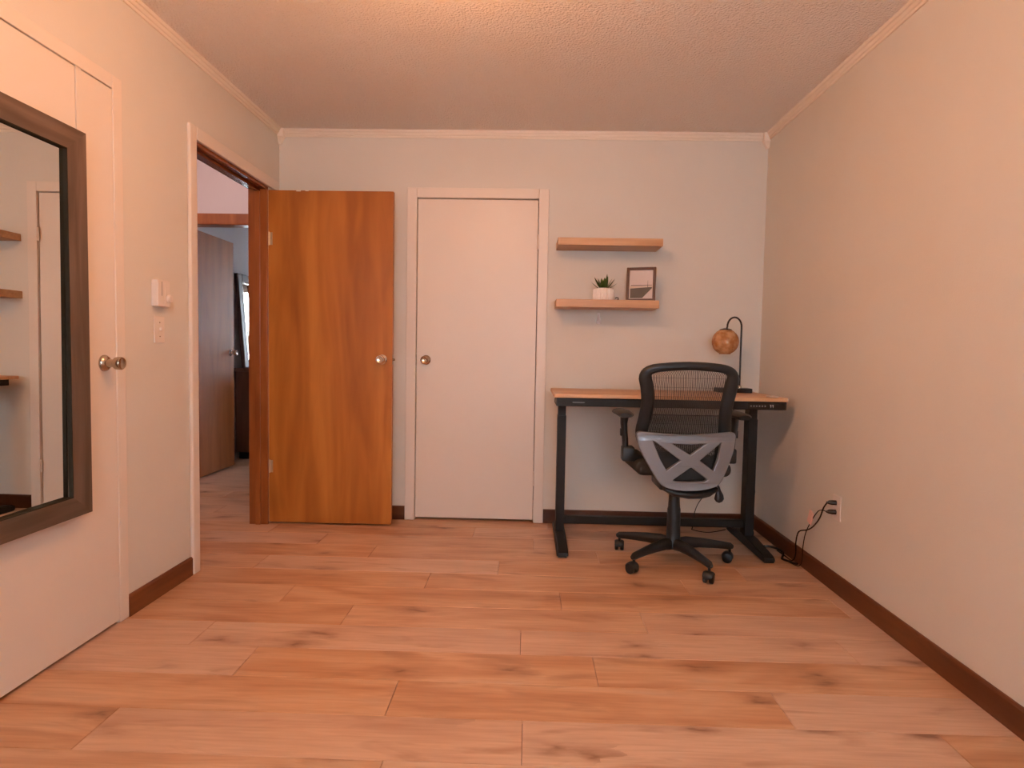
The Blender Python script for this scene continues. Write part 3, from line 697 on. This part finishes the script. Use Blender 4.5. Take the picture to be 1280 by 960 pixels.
# ------------------------------------------------------------------ office chair
CX, CY = 0.785, 3.225
ch = thing('office_chair', (CX, CY, 0), 'black mesh-back office chair with silver cross support and five casters', 'chair')
MB().lathe([(0.030, 0.075), (0.044, 0.085), (0.046, 0.115), (0.037, 0.130), (0.035, 0.20), (0.034, 0.285), (0.031, 0.295), (0.027, 0.365)], (CX, CY, 0), 'Z', 24).build('gas_column', M['black_plastic'], ch, True)
MB().lathe([(0.014, 0.364), (0.014, 0.402)], (CX, CY, 0), 'Z', 16).build('piston', M['chrome'], ch, True)
for k in range(5):
    a = math.radians(3 + 72*k)
    dx, dy = math.cos(a), math.sin(a)
    P = lambda r, z: (CX + dx*r, CY + dy*r, z)
    lg = MB().tube([P(0.020, 0.100), P(0.07, 0.108), P(0.14, 0.106), P(0.21, 0.100), P(0.27, 0.093), P(0.305, 0.088), P(0.322, 0.084)], [0.031, 0.031, 0.027, 0.023, 0.020, 0.019, 0.010], 14, flat=0.85, up=(0, 0, 1)).build('leg', M['black_plastic'], ch, True)
    # caster: stem, hood, twin wheels
    cxk, cyk = P(0.305, 0)[:2]
    ca = random.uniform(0, 6.28) if k else 1.2
    ax = Vector((math.cos(ca), math.sin(ca), 0)); fw = Vector((-math.sin(ca), math.cos(ca), 0))
    cc = Vector((cxk, cyk, 0.026)) + fw*0.010
    mb = MB()
    mb.lathe([(0.007, 0.045), (0.007, 0.085)], (cxk, cyk, 0), 'Z', 10)
    for s in (-1, 1):
        mb.tube([cc+ax*s*0.006, cc+ax*s*0.010, cc+ax*s*0.022, cc+ax*s*0.025], [0.0225, 0.0255, 0.0255, 0.021], 20)
    # hood as half ring
    hp = [cc + fw*(math.cos(q)*0.026) + Vector((0, 0, math.sin(q)*0.028)) for q in [PI*j/8 for j in range(0, 9)]]
    mb.tube(hp, [0.004]+[0.0065]*7+[0.004], 8, flat=3.9, up=tuple(Vector((0,0,1))))
    cs = mb.build('caster', M['black_plastic'], lg, True)
# mechanism
MB().box(CX-0.10, CY-0.10, 0.402, CX+0.10, CY+0.12, 0.490, 0.012).build('mechanism', M['black_plastic'], ch, True)
# rear underside bar that carries the back
MB().tube([(0.675, 2.985, 0.446), (0.72, 2.99, 0.430), (0.79, 2.99, 0.422), (0.85, 2.99, 0.424), (0.89, 2.985, 0.432), (0.93, 2.98, 0.452)], [0.012, 0.022, 0.026, 0.026, 0.022, 0.012], 14, flat=2.0, up=(0, 0, 1)).build('back_bracket', M['black_plastic'], ch, True)
MB().tube([(CX, 3.00, 0.418), (CX, 3.08, 0.425), (CX, 3.16, 0.428)], 0.022, 12, flat=1.8, up=(0, 0, 1)).build('spine_arm', M['black_plastic'], ch, True)
# seat
mb = MB().box(CX-0.235, 3.03, 0.492, CX+0.235, 3.475, 0.566, 0.034, 5)
for vv in mb.b.verts:
    if vv.co.y > 3.40: vv.co.z -= (vv.co.y-3.40)*0.35
mb.build('seat', M['fabric'], ch, True)
# back frame loop (x, z) measured at y = BY
BYC = 2.965
def back_y(x, z):
    """curved back: lumbar bulges toward the seat, wings come toward the seat"""
    return BYC + 0.045*math.exp(-((z-0.66)/0.16)**2) - 0.055*max(0, z-0.70)/0.35 + 0.30*(x-0.775)**2
def smooth_closed(P, n):
    out = []
    m_ = len(P)
    for i in range(m_):
        p0, p1, p2, p3 = P[i-1], P[i], P[(i+1) % m_], P[(i+2) % m_]
        for j in range(n):
            u = j/n
            out.append(tuple(0.5*((2*p1[c]) + (-p0[c]+p2[c])*u + (2*p0[c]-5*p1[c]+4*p2[c]-p3[c])*u*u + (-p0[c]+3*p1[c]-3*p2[c]+p3[c])*u**3) for c in (0, 1)))
    return out
OUT = [(0.559, 0.995), (0.583, 1.023), (0.64, 1.036), (0.762, 1.044), (0.89, 1.038), (0.945, 1.025), (0.970, 0.997), (0.966, 0.94), (0.956, 0.86), (0.958, 0.79), (0.968, 0.70), (0.945, 0.60), (0.915, 0.52), (0.875, 0.478), (0.785, 0.470),
       (0.690, 0.478), (0.650, 0.52), (0.610, 0.60), (0.566, 0.70), (0.573, 0.79), (0.578, 0.87), (0.570, 0.94)]
lp = smooth_closed(OUT, 4)
rx = [0.0205 + 0.011*min(1, max(0, (1.035-z)/0.05)) if z > 0.62 else 0.020 for x, z in lp]
MB().loop_tube([(x, back_y(x, z), z) for x, z in lp], rx, 0.018, 14).build('back_frame', M['black_plastic'], ch, True)
# woven mesh: vertical ribs and a fine cross weave
def xr(z):
    """half-open x range of the loop centre line at height z"""
    xs = []
    for i in range(len(lp)):
        (xa, za), (xb_, zb) = lp[i], lp[(i+1) % len(lp)]
        if (za - z)*(zb - z) < 0: xs.append(xa + (xb_-xa)*(z-za)/(zb-za))
    return (min(xs), max(xs)) if len(xs) >= 2 else None
mb = MB()
zs = [0.485 + i*(1.022-0.485)/22 for i in range(23)]
NR = 58
for k in range(NR+1):
    u = k/NR; prev = None
    for z in zs:
        r_ = xr(z)
        if not r_: prev = None; continue
        x = r_[0] + (r_[1]-r_[0])*u; y = back_y(x, z); h = 0.0019
        q = (mb.b.verts.new((x-h, y, z)), mb.b.verts.new((x+h, y, z)), mb.b.verts.new((x, y+0.0016, z)))
        if prev:
            for a_, b_ in ((0, 1), (1, 2), (2, 0)): mb.b.faces.new((prev[a_], prev[b_], q[b_], q[a_]))
        prev = q
z = 0.49
while z < 1.02:
    r_ = xr(z)
    if r_:
        prev = None
        for j in range(13):
            x = r_[0] + (r_[1]-r_[0])*j/12; y = back_y(x, z)+0.0008
            q = (mb.b.verts.new((x, y, z)), mb.b.verts.new((x, y, z+0.0012)), mb.b.verts.new((x, y+0.0012, z+0.0006)))
            if prev:
                for a_, b_ in ((0, 1), (1, 2), (2, 0)): mb.b.faces.new((prev[a_], prev[b_], q[b_], q[a_]))
            prev = q
    z += 0.045
mb.build('back_mesh', M['mesh'], ch)
mb = MB()
for k in range(3, 55):
    u = (k+0.5)/NR; prev = None
    for i in range(12):
        z = 0.50 + i*(0.805-0.50)/11
        r_ = xr(z); x = r_[0] + (r_[1]-r_[0])*u; y = back_y(x, z) + 0.006; h = 0.0019
        q = (mb.b.verts.new((x-h, y, z)), mb.b.verts.new((x+h, y, z)), mb.b.verts.new((x, y+0.0016, z)))
        if prev:
            for a_, b_ in ((0, 1), (1, 2), (2, 0)): mb.b.faces.new((prev[a_], prev[b_], q[b_], q[a_]))
        prev = q
for z in (0.50, 0.805):
    r_ = xr(z); pts = [(r_[0] + (r_[1]-r_[0])*j/12, 0, z) for j in range(13)]
    mb.tube([(x, back_y(x, z)+0.006, z) for x, _, z in pts], 0.0025, 6)
mb.build('lumbar_mesh', M['mesh'], ch)
# silver cross support: filled curve with four holes
def round_poly(P, r, n=5):
    out = []
    for i in range(len(P)):
        a, b, c = Vector(P[i-1]), Vector(P[i]), Vector(P[(i+1) % len(P)])
        rr = r[i] if isinstance(r, list) else r
        d1, d2 = (a-b).normalized(), (c-b).normalized()
        k = min(rr, (a-b).length*0.45, (c-b).length*0.45)
        p, q = b + d1*k, b + d2*k
        for j in range(n+1):
            u = j/n; out.append(tuple((1-u)**2*p + 2*u*(1-u)*b + u*u*q))
    return out
outer = [(0.525, 0.724), (0.64, 0.716), (0.769, 0.709), (0.895, 0.721), (0.994, 0.731), (0.990, 0.655), (0.960, 0.555), (0.925, 0.474), (0.86, 0.454), (0.785, 0.447), (0.705, 0.452), (0.652, 0.470), (0.600, 0.550), (0.545, 0.645)]
rads_ = [0.022, 0.05, 0.05, 0.05, 0.026, 0.05, 0.05, 0.035, 0.04, 0.05, 0.04, 0.035, 0.05, 0.05]
top_h = [(0.678, 0.678), (0.780, 0.673), (0.868, 0.681), (0.783, 0.615)]
left_h = [(0.598, 0.688), (0.614, 0.685), (0.744, 0.592), (0.672, 0.537), (0.638, 0.593)]
right_h = [(0.930, 0.690), (0.822, 0.594), (0.897, 0.539), (0.918, 0.600)]
bot_h = [(0.697, 0.496), (0.788, 0.566), (0.875, 0.502), (0.858, 0.489), (0.785, 0.483), (0.715, 0.486)]
cu = bpy.data.curves.new('support_curve', 'CURVE'); cu.dimensions = '2D'; cu.fill_mode = 'BOTH'; cu.extrude = 0.009; cu.bevel_depth = 0.004; cu.bevel_resolution = 2
for P_, r_ in ((outer, rads_), (top_h, 0.008), (left_h, 0.008), (right_h, 0.008), (bot_h, 0.010)):
    pl = round_poly(P_, r_)
    # densify so that the plate can be bent
    dn = []
    for i in range(len(pl)):
        a, b = Vector(pl[i]), Vector(pl[(i+1) % len(pl)]); n_ = max(1, int((b-a).length/0.03))
        for j in range(n_): dn.append(a + (b-a)*j/n_)
    sp_ = cu.splines.new('POLY'); sp_.points.add(len(dn)-1); sp_.use_cyclic_u = True
    for i, p in enumerate(dn): sp_.points[i].co = (p.x, p.y, 0, 1)
tmp = bpy.data.objects.new('tmp', cu); C.objects.link(tmp)
bpy.context.view_layer.update()
me = bpy.data.meshes.new_from_object(tmp.evaluated_get(bpy.context.evaluated_depsgraph_get()))
bpy.data.objects.remove(tmp)
for vv in me.vertices:
    x, z, h = vv.co
    vv.co = (x, 2.945 + h - 0.0 + 0.30*(x-0.775)**2 + 0.12*(0.70-z)*0.4 - 0.012, z)
me.materials.clear(); me.materials.append(M['silver'])
for p in me.polygons: p.use_smooth = True
try: me.set_sharp_from_angle(angle=math.radians(35))
except Exception: pass
so = bpy.data.objects.new('back_support', me); C.objects.link(so); so.parent = ch
so.matrix_parent_inverse = Matrix.Translation(-ch.location)
so['label'] = 'silver plastic cross-shaped back support'
# arms
for s, nm in ((-1, 'left'), (1, 'right')):
    A = lambda x, y, z: (0.782 + s*(0.782 - x), y, z) if s > 0 else (x, y, z)
    a_ = MB()
    a_.tube([A(0.503, 3.165, 0.782), A(0.500, 3.165, 0.74), A(0.503, 3.165, 0.70), A(0.508, 3.165, 0.66), A(0.512, 3.165, 0.60)], [0.022, 0.018, 0.0165, 0.016, 0.016], 14, flat=1.7, up=(1, 0, 0))
    a_.box(*A(0.492, 3.128, 0.546), *A(0.555, 3.202, 0.622), 0.010, 3)
    a_.tube([A(0.515, 3.165, 0.580), A(0.56, 3.165, 0.573), A(0.60, 3.165, 0.548), A(0.64, 3.165, 0.510), A(0.68, 3.165, 0.472), A(0.74, 3.165, 0.445)], [0.034, 0.034, 0.031, 0.026, 0.020, 0.014], 14, flat=1.1, up=(0, 0, 1))
    arm = a_.build('armrest', M['black_plastic'], ch, True)
    MB().tube([A(0.490, 3.035, 0.792), A(0.492, 3.06, 0.794), A(0.492, 3.16, 0.796), A(0.488, 3.24, 0.794), A(0.486, 3.265, 0.790)], [0.012, 0.017, 0.018, 0.017, 0.010], 14, flat=2.4, up=(0, 0, 1)).build('arm_pad', M['black_plastic'], arm, True)
    MB().box(*A(0.483, 3.15, 0.675), *A(0.492, 3.18, 0.712), 0.003).build('height_button', M['black_plastic'], arm, True)
# tilt lever with teardrop paddle on the right
lv = MB().tube([(0.86, 3.10, 0.47), (0.93, 3.10, 0.464), (0.968, 3.10, 0.452), (0.975, 3.10, 0.43)], 0.005, 8)
lv.tube([(0.975, 3.10, 0.436), (0.976, 3.10, 0.415), (0.979, 3.10, 0.392), (0.980, 3.10, 0.372), (0.980, 3.10, 0.358), (0.980, 3.10, 0.352)], [0.005, 0.011, 0.021, 0.025, 0.016, 0.003], 16, flat=0.5, up=(1, 0, 0))
lv.build('tilt_lever', M['black_plastic'], ch, True)

# ------------------------------------------------------------------ outlet, plugs and cords
t = thing('power_outlet', (XR, 2.885, 0.393), 'white duplex power outlet low on the right wall with two black plugs', 'outlet')
MB().box(XR-0.006, 2.849, 0.335, XR-0.0005, 2.921, 0.452, 0.002).build('cover_plate', M['plastic_white'], t)
for z in (0.417, 0.373):
    MB().box(XR-0.0075, 2.868, z-0.014, XR-0.0058, 2.902, z+0.014, 0.0005).build('socket', M['plastic_white'], t)
def cord(name, pts, r, label, plugz=None, cat='cord', parent=None):
    pts = [Vector(p) for p in pts]
    out = []
    n = len(pts)
    for i in range(n-1):
        p0, p1, p2, p3 = pts[max(i-1, 0)], pts[i], pts[i+1], pts[min(i+2, n-1)]
        for j in range(6):
            u = j/6
            out.append(0.5*((2*p1)+(-p0+p2)*u+(2*p0-5*p1+4*p2-p3)*u*u+(-p0+3*p1-3*p2+p3)*u**3))
    out.append(pts[-1])
    if parent is not None:
        t = MB().tube(out, r, 8).build(name, M['black_gloss'], parent, True)
        if plugz is None: return t
    elif plugz is None:
        o = MB().tube(out, r, 8).build(name, M['black_gloss'], None, True); return tag(o, label, cat)
    else:
        t = thing(name, (XR-0.02, 2.885, plugz), label, cat)
        MB().tube(out, r, 8).build('cable', M['black_gloss'], t, True)
    MB().tube([(XR-0.008, 2.885, plugz), (XR-0.026, 2.888, plugz), (XR-0.034, 2.895, plugz-0.001), (XR-0.036, 2.915, plugz-0.006)], [0.012, 0.012, 0.010, 0.005], 12).build('plug', M['black_gloss'], t, True)
    return t
cord('power_cord', [(1.428, 2.912, 0.411), (1.43, 2.95, 0.375), (1.43, 2.985, 0.315), (1.43, 3.05, 0.255), (1.43, 3.11, 0.222), (1.432, 3.205, 0.185), (1.437, 3.245, 0.12), (1.44, 3.25, 0.05), (1.432, 3.27, 0.010), (1.43, 3.36, 0.005), (1.425, 3.45, 0.005)], 0.0036, 'thick black power cord running from the upper socket to the floor', 0.417, parent=desk)
wc = cord('charger_cable', [(1.428, 2.912, 0.367), (1.43, 2.96, 0.362), (1.43, 3.00, 0.347), (1.43, 3.04, 0.31), (1.43, 3.085, 0.259), (1.432, 3.132, 0.192), (1.436, 3.161, 0.112), (1.438, 3.17, 0.04), (1.43, 3.19, 0.008), (1.41, 3.25, 0.005)], 0.0024, 'thin black cord with a pinkish tag running from the lower socket', 0.373)
MB().box(-0.004, -0.019, -0.034, 0.004, 0.019, 0.034, 0.002, M=Matrix.Translation((1.426, 3.070, 0.298)) @ Matrix.Rotation(math.radians(22), 4, 'X')).build('cord_tag', M['pink_tag'], wc)['label'] = 'small pinkish white tag'
cord('cable_bundle', [(1.350, 3.505, 0.010), (1.39, 3.50, 0.012), (1.43, 3.47, 0.010), (1.435, 3.40, 0.010), (1.405, 3.33, 0.008), (1.392, 3.30, 0.008), (1.405, 3.27, 0.008), (1.435, 3.215, 0.010)], 0.0065, '', parent=desk)
cord('lamp_cord', [(1.40, 3.885, 0.84), (1.41, 3.89, 0.60), (1.425, 3.89, 0.34), (1.447, 3.89, 0.27), (1.452, 3.89, 0.235), (1.444, 3.89, 0.17), (1.444, 3.885, 0.10), (1.438, 3.875, 0.012), (1.42, 3.80, 0.005), (1.38, 3.70, 0.005)], 0.0024, '', parent=lamp)
cord('power_cord', [(1.30, 3.885, 0.80), (1.29, 3.885, 0.50), (1.252, 3.89, 0.355), (1.18, 3.893, 0.250), (1.112, 3.893, 0.175), (1.078, 3.888, 0.10), (1.06, 3.86, 0.012), (1.05, 3.82, 0.006), (1.12, 3.77, 0.006), (1.20, 3.80, 0.006), (1.26, 3.84, 0.006)], 0.0028, '', parent=desk)

# ------------------------------------------------------------------ far room: dresser with mirror
t = thing('dresser', (-2.63, 6.5, 0), 'dark brown dresser against the left wall of the far room', 'dresser')
MB().box(-2.84, 5.90, 0.07, -2.42, 7.20, 0.86, 0.004).build('body', M['dresser_wood'], t)
MB().box(-2.85, 5.88, 0.86, -2.40, 7.22, 0.895, 0.004).build('top', M['dresser_wood'], t)
MB().box(-2.82, 5.93, 0.001, -2.45, 7.17, 0.07).build('plinth', M['black'], t)
for r_ in range(3):
    for c_ in range(2):
        dr = MB().box(-2.419, 5.93+c_*0.63, 0.10+r_*0.25, -2.405, 6.54+c_*0.63, 0.33+r_*0.25, 0.003).build('drawer', M['dresser_wood'], t)
        MB().lathe([(0.008, 0), (0.014, 0.012), (0.010, 0.02), (0.0005, 0.021)], (-2.405, 6.235+c_*0.63, 0.215+r_*0.25), 'X', 12).build('drawer_knob', M['brass'], dr, True)
t = thing('dresser_mirror', (-2.80, 6.4, 0.896), 'dark framed mirror leaning on the dresser in the far room', 'mirror')
Mm = Matrix.Translation((-2.735, 5.86+0.03, 0.897)) @ Matrix.Rotation(math.radians(-4.5), 4, 'Y')
mb = MB(); W_, H_ = 1.15, 0.915
mb.box(-0.04, 0, 0, 0.0, 0.085, H_, 0.008, M=Mm).box(-0.04, W_-0.085, 0, 0, W_, H_, 0.008, M=Mm).box(-0.04, 0.085, 0, 0, W_-0.085, 0.085, 0.008, M=Mm).box(-0.04, 0.085, H_-0.085, 0, W_-0.085, H_, 0.008, M=Mm)
mb.build('frame', M['frame_brown'], t)
MB().box(-0.004, 0.075, 0.075, 0.003, 0.088, H_-0.075, 0.001, M=Mm).box(-0.004, 0.088, 0.075, 0.003, W_-0.088, 0.088, 0.001, M=Mm).box(-0.004, 0.088, H_-0.088, 0.003, W_-0.088, H_-0.075, 0.001, M=Mm).build('silver_lip', M['chrome'], t)
MB().box(-0.024, 0.085, 0.085, -0.014, W_-0.085, H_-0.085, M=Mm).build('mirror_glass', M['mirror'], t)
